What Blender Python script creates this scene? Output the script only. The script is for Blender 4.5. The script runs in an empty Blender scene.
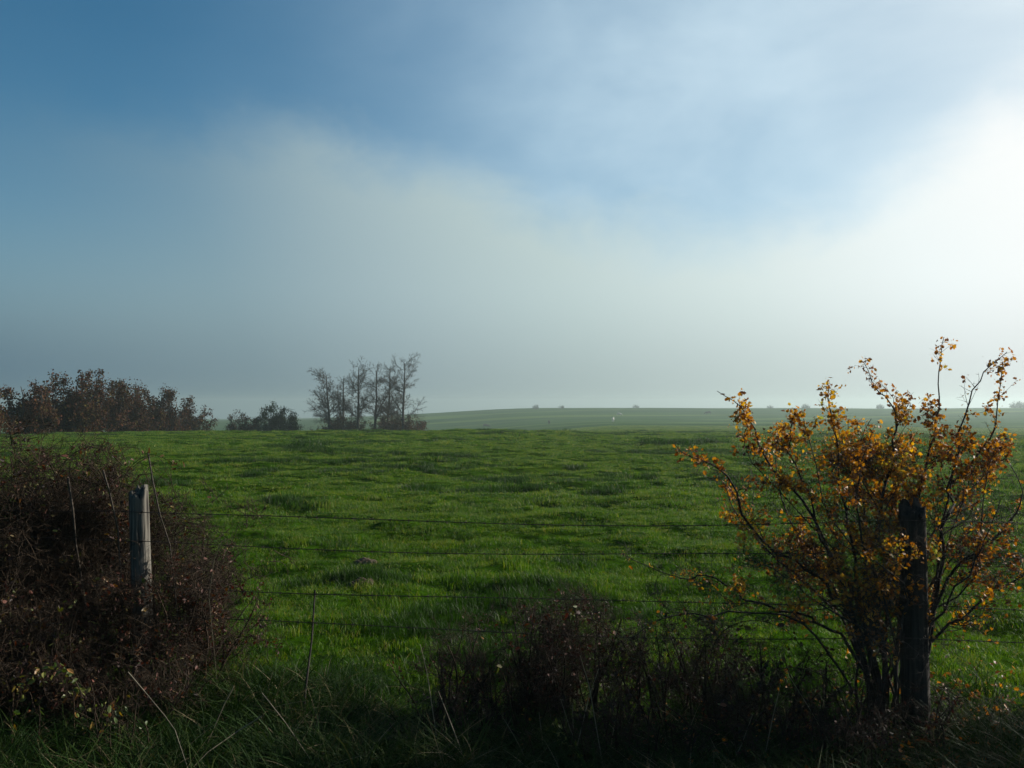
import bpy, math, random
import numpy as np
from mathutils import Vector, Matrix

R = math.radians
scene = bpy.context.scene
COL = scene.collection
EYE = 1.65
F = 887.0
PITCH = math.atan(21/887.0)
SUN_AZ, SUN_EL = 64.0, 23.0           # degrees right of the view direction, above the horizon

# ------------------------------------------------------------------ noise
def _h(ix, iy, s):
    n = (ix.astype(np.int64)*374761393 + iy.astype(np.int64)*668265263 + s*1442695041) & 0xffffffff
    n = ((n ^ (n >> 13))*1274126177) & 0xffffffff
    n = n ^ (n >> 16)
    return (n & 0xffff)/65535.0
def vn(x, y, s=0):
    x = np.asarray(x, float); y = np.asarray(y, float)
    ix = np.floor(x); iy = np.floor(y); fx = x-ix; fy = y-iy
    fx = fx*fx*fx*(fx*(fx*6-15)+10); fy = fy*fy*fy*(fy*(fy*6-15)+10)
    a = _h(ix, iy, s); b = _h(ix+1, iy, s); c = _h(ix, iy+1, s); d = _h(ix+1, iy+1, s)
    return (a*(1-fx)+b*fx)*(1-fy) + (c*(1-fx)+d*fx)*fy - 0.5

# ------------------------------------------------------------------ terrain
RK  = [0, 20, 45, 58, 66, 85, 120, 180, 250, 350, 440, 540, 600, 800, 1100, 1600]
ZL  = [0, -.02, -.08, -.16, -.34, -1.2, -2.9, -6.0, -9.0, -12.0, -12.0, -9.5, -9.2, -12., -16., -22.]
ZC  = [0, -.02, -.06, -.18, -.36, -1.15, -2.75, -5.5, -7.6, -7.0, -3.3, -.55, -.32, -1.6, -4.0, -10.]
ZR  = [0, -.01, -.10, -.40, -.56, -1.10, -1.85, -2.95, -4.0, -3.9, -2.6, -.48, -.30, -1.6, -4.0, -10.]
_rr = np.linspace(0, 1600, 3201)
def _smooth(z):
    v = np.interp(_rr, RK, z)
    for k in (9, 21):
        ker = np.ones(k)/k
        v = np.convolve(np.pad(v, k//2, mode='edge'), ker, mode='valid')
    return v
_TL, _TC, _TR = _smooth(ZL), _smooth(ZC), _smooth(ZR)
def height(x, y):
    x = np.asarray(x, float); y = np.asarray(y, float)
    r = np.hypot(x, y); a = np.degrees(np.arctan2(x, y))
    zl = np.interp(r, _rr, _TL); zc = np.interp(r, _rr, _TC); zr = np.interp(r, _rr, _TR)
    t = np.clip((a+17)/21.0, 0, 1); t = t*t*(3-2*t)
    u = np.clip((a+4)/12.0, 0, 1); u = u*u*(3-2*u)
    z = zl*(1-t)+zc*t
    z = z*(1-u)+zr*u
    near = np.clip((r-2.0)/5.0, .35, 1)
    fl = 1/(1+(r/300.0)**2)
    z = z + near*(0.13*vn(x/1.15, y/0.8, 1) + 0.085*vn(x/.5, y/.36, 2) + .05*vn(x/.26, y/.22, 9)*np.clip(1.3-r/30, 0, 1) + .16*np.clip(vn(x/2.1, y/1.2, 6)-.12, 0, 1))*np.clip(1.4-r/150, 0, 1)
    z = z + (0.15*vn(x/3.6, y/3.0, 3) + 0.26*vn(x/13, y/9, 4))*np.clip((r-3)/12, 0, 1)*fl
    z = z + 1.1*vn(x/75, y/75, 5)*np.clip((r-180)/200, 0, 1)
    return z
def H(x, y): return float(height(np.array([x]), np.array([y]))[0])

def P(px, py, Y):
    """the point at distance Y (metres ahead) where the photograph shows it"""
    d = Vector(((px-512)/F, 1.0, (384-py)/F))
    c, s = math.cos(PITCH), math.sin(PITCH)
    v = Vector((d.x, d.y*c - d.z*s, d.y*s + d.z*c))
    v *= Y/v.y
    return Vector((v.x, v.y, v.z+EYE))

# ------------------------------------------------------------------ object helpers
def tag(o, label=None, cat=None, group=None, kind=None):
    if label: o['label'] = label
    if cat: o['category'] = cat
    if group: o['group'] = group
    if kind: o['kind'] = kind
    return o
def empty(name, loc, label=None, cat=None, group=None):
    o = bpy.data.objects.new(name, None); COL.objects.link(o)
    o.location = loc; o.empty_display_size = .2
    return tag(o, label, cat, group)
def link(name, me, mat=None, parent=None):
    o = bpy.data.objects.new(name, me); COL.objects.link(o)
    if mat and not me.materials: me.materials.append(mat)
    if parent:
        o.parent = parent
        o.location = -Vector(parent.location)
    return o
def np_mesh(name, V, Fc, tint=None, smooth=True):
    """V (n,3); Fc (m,k) all faces of k corners"""
    me = bpy.data.meshes.new(name)
    n, m, k = len(V), len(Fc), Fc.shape[1]
    me.vertices.add(n); me.vertices.foreach_set('co', np.asarray(V, np.float32).ravel())
    me.loops.add(m*k); me.loops.foreach_set('vertex_index', np.asarray(Fc, np.int32).ravel())
    me.polygons.add(m); me.polygons.foreach_set('loop_start', np.arange(0, m*k, k, dtype=np.int32))
    me.update(calc_edges=True)
    me.polygons.foreach_set('use_smooth', np.full(m, smooth))
    if tint is not None:
        a = me.attributes.new('tint', 'FLOAT', 'POINT'); a.data.foreach_set('value', np.asarray(tint, np.float32))
    return me

class Tubes:
    """tapered tubes through polylines, collected into one mesh"""
    def __init__(s): s.rec = []; s.tint = []
    def add(s, pts, radii, tint=.5):
        P_ = np.array([tuple(p) for p in pts], float); r = np.asarray(radii, float)
        T = np.zeros_like(P_); T[1:-1] = P_[2:]-P_[:-2]; T[0] = P_[1]-P_[0]; T[-1] = P_[-1]-P_[-2]
        T /= np.linalg.norm(T, axis=1)[:, None]+1e-9
        ax = np.abs(P_[-1]-P_[0]); ref = np.zeros(3); ref[int(np.argmin(ax))] = 1
        n = len(P_)-1
        rec = np.concatenate([P_[:-1], T[:-1], r[:-1, None], P_[1:], T[1:], r[1:, None], np.tile(ref, (n, 1)), np.full((n, 1), tint)], axis=1)
        s.rec.append(rec)
    def mesh(s, name, sides=4):
        A = np.concatenate(s.rec); n = len(A)
        ref = A[:, 14:17]
        ang = np.arange(sides)/sides*2*np.pi
        V = np.zeros((n, 2, sides, 3))
        for e, (p, t, r) in enumerate(((A[:, 0:3], A[:, 3:6], A[:, 6]), (A[:, 7:10], A[:, 10:13], A[:, 13]))):
            u = np.cross(t, ref); u /= np.linalg.norm(u, axis=1)[:, None]+1e-9
            v = np.cross(t, u)
            V[:, e] = p[:, None]+r[:, None, None]*(np.cos(ang)[None, :, None]*u[:, None]+np.sin(ang)[None, :, None]*v[:, None])
        V = V.reshape(-1, 3)
        base = np.arange(n)[:, None]*2*sides
        q = np.stack([np.arange(sides), (np.arange(sides)+1) % sides, sides+(np.arange(sides)+1) % sides, sides+np.arange(sides)], axis=1)
        Fc = (base[:, :, None]+q[None]).reshape(-1, 4)
        return np_mesh(name, V, Fc, np.repeat(A[:, 17], 2*sides))

def rand_rot(n, rng, up=0.0):
    """random rotation matrices; up>0 biases the leaf normal upward"""
    nrm = rng.normal(size=(n, 3)); nrm[:, 2] += up
    nrm /= np.linalg.norm(nrm, axis=1)[:, None]
    t = rng.normal(size=(n, 3)); t -= (t*nrm).sum(1)[:, None]*nrm
    t /= np.linalg.norm(t, axis=1)[:, None]
    return np.stack([t, np.cross(nrm, t), nrm], axis=2)     # columns x,y,z
def scatter(name, tv, tf, pos, rot, sc, tint):
    n, k = len(pos), len(tv)
    V = np.einsum('nij,kj->nki', rot, tv)*sc[:, None, None]+pos[:, None]
    Fc = (np.arange(n)[:, None, None]*k+tf[None]).reshape(-1, tf.shape[1])
    return np_mesh(name, V.reshape(-1, 3), Fc, np.repeat(tint, k), smooth=False)

# lobed hawthorn leaf, folded along its midrib; fan of triangles round the base-mid line
def lobed_leaf():
    half = [(0, 0, 0), (.16, .10, .03), (.42, .30, .10), (.24, .40, .06), (.46, .66, .14), (.22, .72, .06), (.16, .93, .02), (0, 1.05, -.06)]
    v = [(x, y, z) for x, y, z in half]+[(-x, y, z*.8) for x, y, z in half[1:-1]]
    mid = len(v); v.append((0, .45, -.02))
    ring = list(range(8))+list(range(13, 7, -1))
    f = [(ring[i], ring[(i+1) % len(ring)], mid) for i in range(len(ring))]
    return np.array(v), np.array(f)
LEAF_V, LEAF_F = lobed_leaf()
OV_V = np.array([(0, 0, 0), (.25, .3, .07), (.24, .68, .05), (0, 1, -.05), (-.24, .68, .08), (-.25, .3, .05), (0, .45, -.03)])
OV_F = np.array([(0, 1, 6), (1, 2, 6), (2, 3, 6), (3, 4, 6), (4, 5, 6), (5, 0, 6)])
QD_V = np.array([(-.5, -.4, 0), (.3, -.5, .1), (.5, .35, -.05), (-.2, .5, .12)])
QD_F = np.array([(0, 1, 2, 3)])

# ------------------------------------------------------------------ materials
def mat_new(name):
    m = bpy.data.materials.new(name); m.use_nodes = True
    nt = m.node_tree; nt.nodes.clear()
    return m, nt
def nd(nt, typ, **kw):
    n = nt.nodes.new(typ)
    for k, v in kw.items():
        if k.startswith('i_'): n.inputs[k[2:].replace('_', ' ')].default_value = v
        else: setattr(n, k, v)
    return n
def ramp(nt, stops, interp='LINEAR'):
    n = nt.nodes.new('ShaderNodeValToRGB'); cr = n.color_ramp; cr.interpolation = interp
    while len(cr.elements) < len(stops): cr.elements.new(.5)
    for e, (p, c) in zip(cr.elements, stops):
        e.position = p; e.color = (c[0], c[1], c[2], 1) if not isinstance(c, float) else (c, c, c, 1)
    return n
def leaf_mat(name, stops, rough=.5, trans=.35, nscale=3.0, spec=.4, namp=.35):
    m, nt = mat_new(name); L = nt.links
    at = nd(nt, 'ShaderNodeAttribute', attribute_name='tint')
    geo = nd(nt, 'ShaderNodeNewGeometry')
    no = nd(nt, 'ShaderNodeTexNoise'); no.inputs['Scale'].default_value = nscale; no.inputs['Detail'].default_value = 3
    L.new(geo.outputs['Position'], no.inputs['Vector'])
    ma = nd(nt, 'ShaderNodeMath', operation='MULTIPLY_ADD'); L.new(no.outputs['Fac'], ma.inputs[0])
    ma.inputs[1].default_value = namp*2; 
    sb = nd(nt, 'ShaderNodeMath', operation='SUBTRACT'); L.new(at.outputs['Fac'], sb.inputs[0]); sb.inputs[1].default_value = namp
    L.new(sb.outputs[0], ma.inputs[2])
    rp = ramp(nt, stops); L.new(ma.outputs[0], rp.inputs['Fac'])
    bs = nd(nt, 'ShaderNodeBsdfPrincipled'); bs.inputs['Roughness'].default_value = rough
    bs.inputs['Specular IOR Level'].default_value = spec
    L.new(rp.outputs['Color'], bs.inputs['Base Color'])
    tr = nd(nt, 'ShaderNodeBsdfTranslucent')
    hs = nd(nt, 'ShaderNodeHueSaturation'); hs.inputs['Saturation'].default_value = 1.15; hs.inputs['Value'].default_value = 1.5
    L.new(rp.outputs['Color'], hs.inputs['Color']); L.new(hs.outputs['Color'], tr.inputs['Color'])
    mx = nd(nt, 'ShaderNodeMixShader'); mx.inputs[0].default_value = trans
    L.new(bs.outputs[0], mx.inputs[1]); L.new(tr.outputs[0], mx.inputs[2])
    out = nd(nt, 'ShaderNodeOutputMaterial'); L.new(mx.outputs[0], out.inputs['Surface'])
    return m
def bark_mat(name, c1, c2, scale=40, rough=.9, bump=.6, stretch=(1, 1, .25)):
    m, nt = mat_new(name); L = nt.links
    geo = nd(nt, 'ShaderNodeNewGeometry'); mp = nd(nt, 'ShaderNodeMapping'); mp.inputs['Scale'].default_value = stretch
    L.new(geo.outputs['Position'], mp.inputs['Vector'])
    no = nd(nt, 'ShaderNodeTexNoise'); no.inputs['Scale'].default_value = scale; no.inputs['Detail'].default_value = 6
    L.new(mp.outputs[0], no.inputs['Vector'])
    rp = ramp(nt, [(.3, c1), (.7, c2)]); L.new(no.outputs['Fac'], rp.inputs['Fac'])
    bs = nd(nt, 'ShaderNodeBsdfPrincipled'); bs.inputs['Roughness'].default_value = rough
    bs.inputs['Specular IOR Level'].default_value = .25
    L.new(rp.outputs['Color'], bs.inputs['Base Color'])
    bm = nd(nt, 'ShaderNodeBump'); bm.inputs['Strength'].default_value = bump; bm.inputs['Distance'].default_value = .01
    L.new(no.outputs['Fac'], bm.inputs['Height']); L.new(bm.outputs[0], bs.inputs['Normal'])
    out = nd(nt, 'ShaderNodeOutputMaterial'); L.new(bs.outputs[0], out.inputs['Surface'])
    return m

M = {}
M['grass'] = leaf_mat('pasture_grass', [(.0, (.010, .028, .003)), (.28, (.032, .080, .006)), (.55, (.070, .136, .011)), (.8, (.125, .160, .020)), (1., (.18, .16, .045))], rough=.55, trans=.34, nscale=1.3, spec=.16, namp=.30)
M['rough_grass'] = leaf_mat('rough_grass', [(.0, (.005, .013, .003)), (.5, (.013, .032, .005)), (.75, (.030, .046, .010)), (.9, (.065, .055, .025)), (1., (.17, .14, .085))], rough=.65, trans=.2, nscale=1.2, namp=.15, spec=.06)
M['straw'] = leaf_mat('dry_straw', [(0, (.09, .075, .045)), (1, (.22, .19, .13))], rough=.6, trans=.15)
M['hawthorn_leaf'] = leaf_mat('autumn_orange_leaf', [(.0, (.030, .012, .006)), (.25, (.095, .034, .010)), (.48, (.25, .095, .014)), (.72, (.40, .19, .022)), (.9, (.50, .30, .05)), (1., (.22, .23, .05))], rough=.6, trans=.36, nscale=2.5, namp=.2)
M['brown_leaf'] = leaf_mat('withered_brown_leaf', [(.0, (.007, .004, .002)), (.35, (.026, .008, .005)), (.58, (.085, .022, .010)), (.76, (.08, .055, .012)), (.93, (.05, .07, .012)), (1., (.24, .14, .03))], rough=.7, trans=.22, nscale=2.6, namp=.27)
M['green_leaf'] = leaf_mat('bramble_leaf', [(.0, (.015, .03, .008)), (.5, (.045, .07, .012)), (.8, (.13, .13, .02)), (1., (.24, .08, .03))], rough=.45, trans=.3, nscale=4, namp=.2)
M['far_brown'] = leaf_mat('far_shrub_brown', [(.0, (.010, .006, .004)), (.4, (.036, .015, .008)), (.62, (.080, .030, .014)), (.8, (.040, .036, .010)), (1., (.09, .065, .016))], rough=.85, trans=.15, nscale=.45, spec=.1, namp=.35)
M['far_green'] = leaf_mat('far_shrub_green', [(.0, (.006, .014, .006)), (.6, (.018, .035, .012)), (1., (.04, .05, .016))], rough=.85, trans=.1, nscale=.6, spec=.1)
M['bark'] = bark_mat('hawthorn_bark', (.010, .008, .007), (.045, .036, .030))
M['twig'] = bark_mat('red_brown_twig', (.007, .004, .002), (.040, .024, .011), scale=60)
M['twig_grey'] = bark_mat('grey_twig', (.02, .016, .012), (.075, .06, .046), scale=60)
M['far_bark'] = bark_mat('distant_bark', (.018, .016, .014), (.055, .048, .042), scale=3)
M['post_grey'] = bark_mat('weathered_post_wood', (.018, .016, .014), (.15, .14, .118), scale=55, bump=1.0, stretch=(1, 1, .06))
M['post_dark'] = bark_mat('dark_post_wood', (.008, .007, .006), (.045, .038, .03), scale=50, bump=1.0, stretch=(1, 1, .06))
M['wire'] = bark_mat('rusty_wire', (.012, .010, .009), (.06, .04, .03), scale=200, rough=.6, stretch=(1, 1, 1))
M['earth'] = bark_mat('bare_earth', (.015, .012, .008), (.085, .062, .036), scale=35, stretch=(1, 1, 1), bump=1)
M['cow_dark'] = bark_mat('dark_hide', (.012, .010, .009), (.05, .04, .035), scale=4, stretch=(1, 1, 1))
M['cow_pale'] = bark_mat('pale_hide', (.30, .29, .27), (.45, .44, .41), scale=4, stretch=(1, 1, 1))
M['berry'] = bark_mat('red_berry', (.25, .01, .01), (.4, .02, .015), scale=30, rough=.35)

# ------------------------------------------------------------------ the ground
def build_ground():
    a1 = np.arange(-50, 50.01, .26); a0 = np.arange(-180, -50, 4.0); a2 = np.arange(54, 180, 4.0)
    az = np.radians(np.concatenate([a0, a1, a2])); na = len(az)
    rr = np.concatenate([[.4, .8, 1.2, 1.6], np.geomspace(2.0, 125, 560), np.geomspace(126.5, 1560, 150)])
    nr = len(rr)
    A, Rr = np.meshgrid(az, rr)
    x = (Rr*np.sin(A)).ravel(); y = (Rr*np.cos(A)).ravel(); z = height(x, y)
    V = np.stack([x, y, z], 1)
    V = np.vstack([V, [[0, 0, H(0, 0)]]])
    i, j = np.meshgrid(np.arange(nr-1), np.arange(na), indexing='ij'); jn = (j+1) % na
    Fc = np.stack([i*na+j, i*na+jn, (i+1)*na+jn, (i+1)*na+j], -1).reshape(-1, 4)[:, ::-1]
    c = len(V)-1
    me = np_mesh('pasture', V, Fc)
    import bmesh
    bm = bmesh.new(); bm.from_mesh(me); bm.verts.ensure_lookup_table()
    for k in range(na):
        f = bm.faces.new((bm.verts[c], bm.verts[(k+1) % na], bm.verts[k])); f.smooth = True
    bm.to_mesh(me); bm.free()
    m, nt = mat_new('pasture_ground'); L = nt.links
    geo = nd(nt, 'ShaderNodeNewGeometry')
    def noise(s, det=5):
        n = nd(nt, 'ShaderNodeTexNoise'); n.inputs['Scale'].default_value = s; n.inputs['Detail'].default_value = det
        L.new(geo.outputs['Position'], n.inputs['Vector']); return n
    n1, n2 = noise(.35), noise(9, 8)
    mpp = nd(nt, 'ShaderNodeMapping'); mpp.inputs['Rotation'].default_value = (0, 0, R(14)); mpp.inputs['Scale'].default_value = (.25, 1, 1)
    L.new(geo.outputs['Position'], mpp.inputs['Vector']); n3 = noise(.028, 5); L.new(mpp.outputs[0], n3.inputs['Vector'])
    r1 = ramp(nt, [(.3, (.012, .034, .002)), (.5, (.022, .056, .003)), (.7, (.040, .074, .006))]); L.new(n1.outputs['Fac'], r1.inputs['Fac'])
    r2 = ramp(nt, [(.3, (.45, .42, .4)), (.65, (1.1, 1.1, 1.0))]); L.new(n2.outputs['Fac'], r2.inputs['Fac'])
    mu = nd(nt, 'ShaderNodeMix', data_type='RGBA', blend_type='MULTIPLY'); mu.inputs['Factor'].default_value = 1
    L.new(r1.outputs['Color'], mu.inputs[6]); L.new(r2.outputs['Color'], mu.inputs[7])
    # distant sward: broad bands of shorter and longer grass
    r3 = ramp(nt, [(.38, (.010, .040, .004)), (.46, (.026, .068, .009)), (.53, (.011, .040, .006)), (.62, (.056, .100, .018))]); L.new(n3.outputs['Fac'], r3.inputs['Fac'])
    ln = nd(nt, 'ShaderNodeVectorMath', operation='LENGTH'); L.new(geo.outputs['Position'], ln.inputs[0])
    mr = nd(nt, 'ShaderNodeMapRange'); mr.inputs['From Min'].default_value = 90; mr.inputs['From Max'].default_value = 200
    L.new(ln.outputs['Value'], mr.inputs['Value'])
    mf = nd(nt, 'ShaderNodeMix', data_type='RGBA'); L.new(mr.outputs[0], mf.inputs['Factor']); L.new(mu.outputs[2], mf.inputs[6]); L.new(r3.outputs['Color'], mf.inputs[7])
    bs = nd(nt, 'ShaderNodeBsdfPrincipled'); bs.inputs['Roughness'].default_value = 1; bs.inputs['Specular IOR Level'].default_value = .0
    L.new(mf.outputs[2], bs.inputs['Base Color'])
    bp = nd(nt, 'ShaderNodeBump'); bp.inputs['Strength'].default_value = .8; bp.inputs['Distance'].default_value = .04
    L.new(n2.outputs['Fac'], bp.inputs['Height']); L.new(bp.outputs[0], bs.inputs['Normal'])
    out = nd(nt, 'ShaderNodeOutputMaterial'); L.new(bs.outputs[0], out.inputs['Surface'])
    me.materials.append(m)
    tag(link('pasture', me), kind='structure')
build_ground()

# ------------------------------------------------------------------ grass
def tuft_mesh(name, n, rad, h0, h1, w, seed, lean=.5, tb=(.2, .75), dry=.04, segs=3):
    g = np.random.default_rng(seed)
    rr = rad*np.sqrt(g.random(n)); th = g.random(n)*2*np.pi
    bx, by = rr*np.cos(th), rr*np.sin(th)
    h = h0+(h1-h0)*g.random(n)**1.3
    la = g.random(n)*2*np.pi; l = lean*h*(g.random(n)*.9+.15)
    dx, dy = np.cos(la)*l, np.sin(la)*l
    fa = g.random(n)*np.pi; wx, wy = np.cos(fa)*w*.5*(.6+.8*g.random(n)), np.sin(fa)*w*.5*(.6+.8*g.random(n))
    V = np.zeros((n, segs*2+1, 3))
    for s in range(segs):
        t = s/segs; k = (1-t*.45)
        cx = bx+dx*t*t; cy = by+dy*t*t; cz = h*(t-.25*lean*t*t)-.02*(s == 0)
        V[:, 2*s] = np.stack([cx-wx*k, cy-wy*k, cz], 1); V[:, 2*s+1] = np.stack([cx+wx*k, cy+wy*k, cz], 1)
    V[:, -1] = np.stack([bx+dx, by+dy, h*(1-.25*lean)], 1)
    tri = []
    for s in range(segs-1):
        a = 2*s; tri += [(a, a+1, a+3), (a, a+3, a+2)]
    a = 2*(segs-1); tri.append((a, a+1, a+2))
    Fc = (np.arange(n)[:, None, None]*(2*segs+1)+np.array(tri)[None]).reshape(-1, 3)
    tint = tb[0]+(tb[1]-tb[0])*g.random(n); tint[g.random(n) < dry] = 1.15
    return np_mesh(name, V.reshape(-1, 3), Fc, np.repeat(tint, 2*segs+1))

def instancer(name, tufts, mat, pts, scl, rot, idx, label, cat):
    """one object: points carrying tufts through geometry nodes"""
    srcs = []
    for t in tufts:
        if not t.materials: t.materials.append(mat)
        srcs.append(bpy.data.objects.new(t.name, t))            # kept out of the scene, used as instance source only
    me = bpy.data.meshes.new(name); n = len(pts)
    me.vertices.add(n); me.vertices.foreach_set('co', np.asarray(pts, np.float32).ravel())
    a = me.attributes.new('scl', 'FLOAT_VECTOR', 'POINT'); a.data.foreach_set('vector', np.asarray(scl, np.float32).ravel())
    a = me.attributes.new('rot', 'FLOAT_VECTOR', 'POINT'); a.data.foreach_set('vector', np.asarray(rot, np.float32).ravel())
    a = me.attributes.new('idx', 'INT', 'POINT'); a.data.foreach_set('value', np.asarray(idx, np.int32))
    me.materials.append(mat)
    o = link(name, me)
    ng = bpy.data.node_groups.new(name+'_nodes', 'GeometryNodeTree')
    ng.interface.new_socket('Geometry', in_out='INPUT', socket_type='NodeSocketGeometry')
    ng.interface.new_socket('Geometry', in_out='OUTPUT', socket_type='NodeSocketGeometry')
    gi = ng.nodes.new('NodeGroupInput'); go = ng.nodes.new('NodeGroupOutput')
    g2i = ng.nodes.new('GeometryNodeGeometryToInstance')
    for s in reversed(srcs):
        oi = ng.nodes.new('GeometryNodeObjectInfo'); oi.inputs['Object'].default_value = s; oi.inputs['As Instance'].default_value = True
        ng.links.new(oi.outputs['Geometry'], g2i.inputs[0])
    ip = ng.nodes.new('GeometryNodeInstanceOnPoints'); ip.inputs['Pick Instance'].default_value = True
    def na(nm, ty):
        x = ng.nodes.new('GeometryNodeInputNamedAttribute'); x.data_type = ty; x.inputs['Name'].default_value = nm; return x
    s, r_, ix = na('scl', 'FLOAT_VECTOR'), na('rot', 'FLOAT_VECTOR'), na('idx', 'INT')
    e2r = ng.nodes.new('FunctionNodeEulerToRotation')
    ng.links.new(r_.outputs['Attribute'], e2r.inputs[0])
    ng.links.new(gi.outputs[0], ip.inputs['Points']); ng.links.new(g2i.outputs[0], ip.inputs['Instance'])
    ng.links.new(ix.outputs['Attribute'], ip.inputs['Instance Index'])
    ng.links.new(e2r.outputs[0], ip.inputs['Rotation']); ng.links.new(s.outputs['Attribute'], ip.inputs['Scale'])
    ng.links.new(ip.outputs[0], go.inputs[0])
    md = o.modifiers.new('tufts', 'NODES'); md.node_group = ng
    return tag(o, label, cat, kind='stuff')

def fan_points(d0, d1, amax, dens, seed):
    g = np.random.default_rng(seed)
    area = R(2*amax)/2*(d1*d1-d0*d0); n = int(area*dens)
    d = np.sqrt(d0*d0+(d1*d1-d0*d0)*g.random(n)); a = R(amax)*(2*g.random(n)-1)
    return d*np.sin(a), d*np.cos(a), g
MOLE = [(-1.34, 7.85, .09), (-1.50, 9.1, .10)]
def grass_zone(name, d0, d1, amax, dens, tufts, seed, label, hbase=1.0):
    x, y, g = fan_points(d0, d1, amax, dens, seed)
    keep = np.ones(len(x), bool)
    for mx, my, mr in MOLE: keep &= ((np.hypot(x-mx, y-my) > mr*1.0) | (g.random(len(x)) < .15))
    x, y = x[keep], y[keep]; n = len(x)
    pts = np.stack([x, y, height(x, y)], 1)
    c = vn(x/1.7, y/1.0, 21)+.8*vn(x/.6, y/.45, 22)+.4*vn(x/7, y/5, 23)
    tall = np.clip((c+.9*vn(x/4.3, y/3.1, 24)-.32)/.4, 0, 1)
    hs = hbase*.84*(.36+1.2*g.random(n)**2.6+.5*(c)+1.9*tall)*(1+.5*vn(x/.3, y/.24, 25))
    sx = .85+.4*g.random(n)
    rot = np.stack([g.normal(size=n)*.08, g.normal(size=n)*.08, g.random(n)*6.283], 1)
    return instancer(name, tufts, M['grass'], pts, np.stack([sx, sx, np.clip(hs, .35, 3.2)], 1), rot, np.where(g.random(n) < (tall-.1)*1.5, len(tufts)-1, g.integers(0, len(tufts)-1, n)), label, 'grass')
TB = [(.05, .4), (.25, .7), (.35, .9), (.2, .6)]
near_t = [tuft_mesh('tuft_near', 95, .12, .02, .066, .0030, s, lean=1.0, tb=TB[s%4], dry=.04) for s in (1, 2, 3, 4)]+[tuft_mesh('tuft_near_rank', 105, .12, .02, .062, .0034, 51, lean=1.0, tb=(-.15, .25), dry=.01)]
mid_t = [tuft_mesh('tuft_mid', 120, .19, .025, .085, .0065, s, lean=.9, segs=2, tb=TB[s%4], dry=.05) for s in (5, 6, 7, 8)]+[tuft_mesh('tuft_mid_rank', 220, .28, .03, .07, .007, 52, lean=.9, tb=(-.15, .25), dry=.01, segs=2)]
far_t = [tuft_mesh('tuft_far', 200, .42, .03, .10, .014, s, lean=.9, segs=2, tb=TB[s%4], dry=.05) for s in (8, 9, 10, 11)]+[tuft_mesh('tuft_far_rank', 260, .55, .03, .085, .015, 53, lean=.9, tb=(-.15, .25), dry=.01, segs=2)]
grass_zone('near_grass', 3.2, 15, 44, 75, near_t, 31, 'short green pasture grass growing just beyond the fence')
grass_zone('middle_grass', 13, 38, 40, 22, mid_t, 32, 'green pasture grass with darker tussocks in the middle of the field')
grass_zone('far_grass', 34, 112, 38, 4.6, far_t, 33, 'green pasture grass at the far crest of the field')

def outer():
    x, y, g = fan_points(106, 230, 40, .95, 34)
    k = np.degrees(np.arctan2(x, y)) > -3; x, y = x[k], y[k]; n = len(x)
    rot = np.stack([0*x, 0*x, g.random(n)*6.283], 1); sc = 1.7+.8*g.random(n)
    instancer('outer_grass', far_t[:3], M['grass'], np.stack([x, y, height(x, y)], 1), np.stack([sc, sc, .8+.9*g.random(n)], 1), rot, g.integers(0, 3, n), 'green pasture grass on the slope running out to the right behind the hawthorn', 'grass')
outer()

# rough uncut grass along and in front of the fence
def rough_zone():
    g = np.random.default_rng(77)
    n = 5200
    x = g.uniform(-4.2, 4.4, n); y = g.uniform(2.7, 5.3, n)
    line = 4.75-.17*x
    p = np.where(y < line-.1, .75, .75*np.exp(-(y-line+.1)/.22))
    p *= np.where(y < 4.1, 1, .8)
    p *= .45+1.1*(vn(x/.6, y/.5, 41)+.5)
    k = g.random(n) < p; x, y = x[k], y[k]; n = len(x)
    pts = np.stack([x, y, height(x, y)], 1)
    hs = np.where((x > -.6) & (x < 2.0), .85, 1)*(.35+.55*g.random(n))*(1+.8*vn(x/.8, y/.8, 42))*np.where(y > 4.2, .72, 1)
    rot = np.stack([g.normal(size=n)*.2, g.normal(size=n)*.2, g.random(n)*6.283], 1)
    tufts = [tuft_mesh('tuft_rough', 46, .12, .10, .42, .0062, s, lean=1.1, tb=(.1, .75), dry=.025, segs=5) for s in (11, 12, 13)]
    tufts.append(tuft_mesh('tuft_dead', 30, .13, .12, .45, .005, 14, lean=1.2, tb=(.7, .98), dry=.12, segs=5))
    idx = np.where(g.random(n) < .12, 3, g.integers(0, 3, n))
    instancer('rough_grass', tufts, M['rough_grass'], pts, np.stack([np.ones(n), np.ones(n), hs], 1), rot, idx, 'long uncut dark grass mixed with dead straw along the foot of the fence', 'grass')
rough_zone()

# ------------------------------------------------------------------ branching
TWIGLETS = {}
def twiglet(seed, n=9):
    if seed not in TWIGLETS:
        g = random.Random(seed); T = Tubes()
        def rec(p, d, L, r, lv):
            pts = wander(p, d, L, 3, g, .22, Vector((0, 0, .02)))
            T.add(pts, [r, r*.8, r*.6, r*.35])
            if lv:
                for q in range(3 if lv == 2 else 2):
                    i = g.choice((1, 2)); rec(pts[i], perp((pts[i+1]-pts[i]).normalized(), g, R(g.uniform(35, 70))), L*.55, r*.65, lv-1)
        rec(Vector((0, 0, 0)), Vector((0, 1, 0)), 1.0, .016, 2)
        me = T.mesh('twiglet', 3)
        v = np.zeros(len(me.vertices)*3); me.vertices.foreach_get('co', v)
        f = np.zeros(len(me.loops), int); me.loops.foreach_get('vertex_index', f)
        bpy.data.meshes.remove(me)
        TWIGLETS[seed] = (v.reshape(-1, 3), f.reshape(-1, 4))
    return TWIGLETS[seed]
def merge_np(parts):
    V, Fc, o = [], [], 0
    for v, f in parts: V.append(v); Fc.append(f+o); o += len(v)
    return np.concatenate(V), np.concatenate(Fc)
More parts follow.
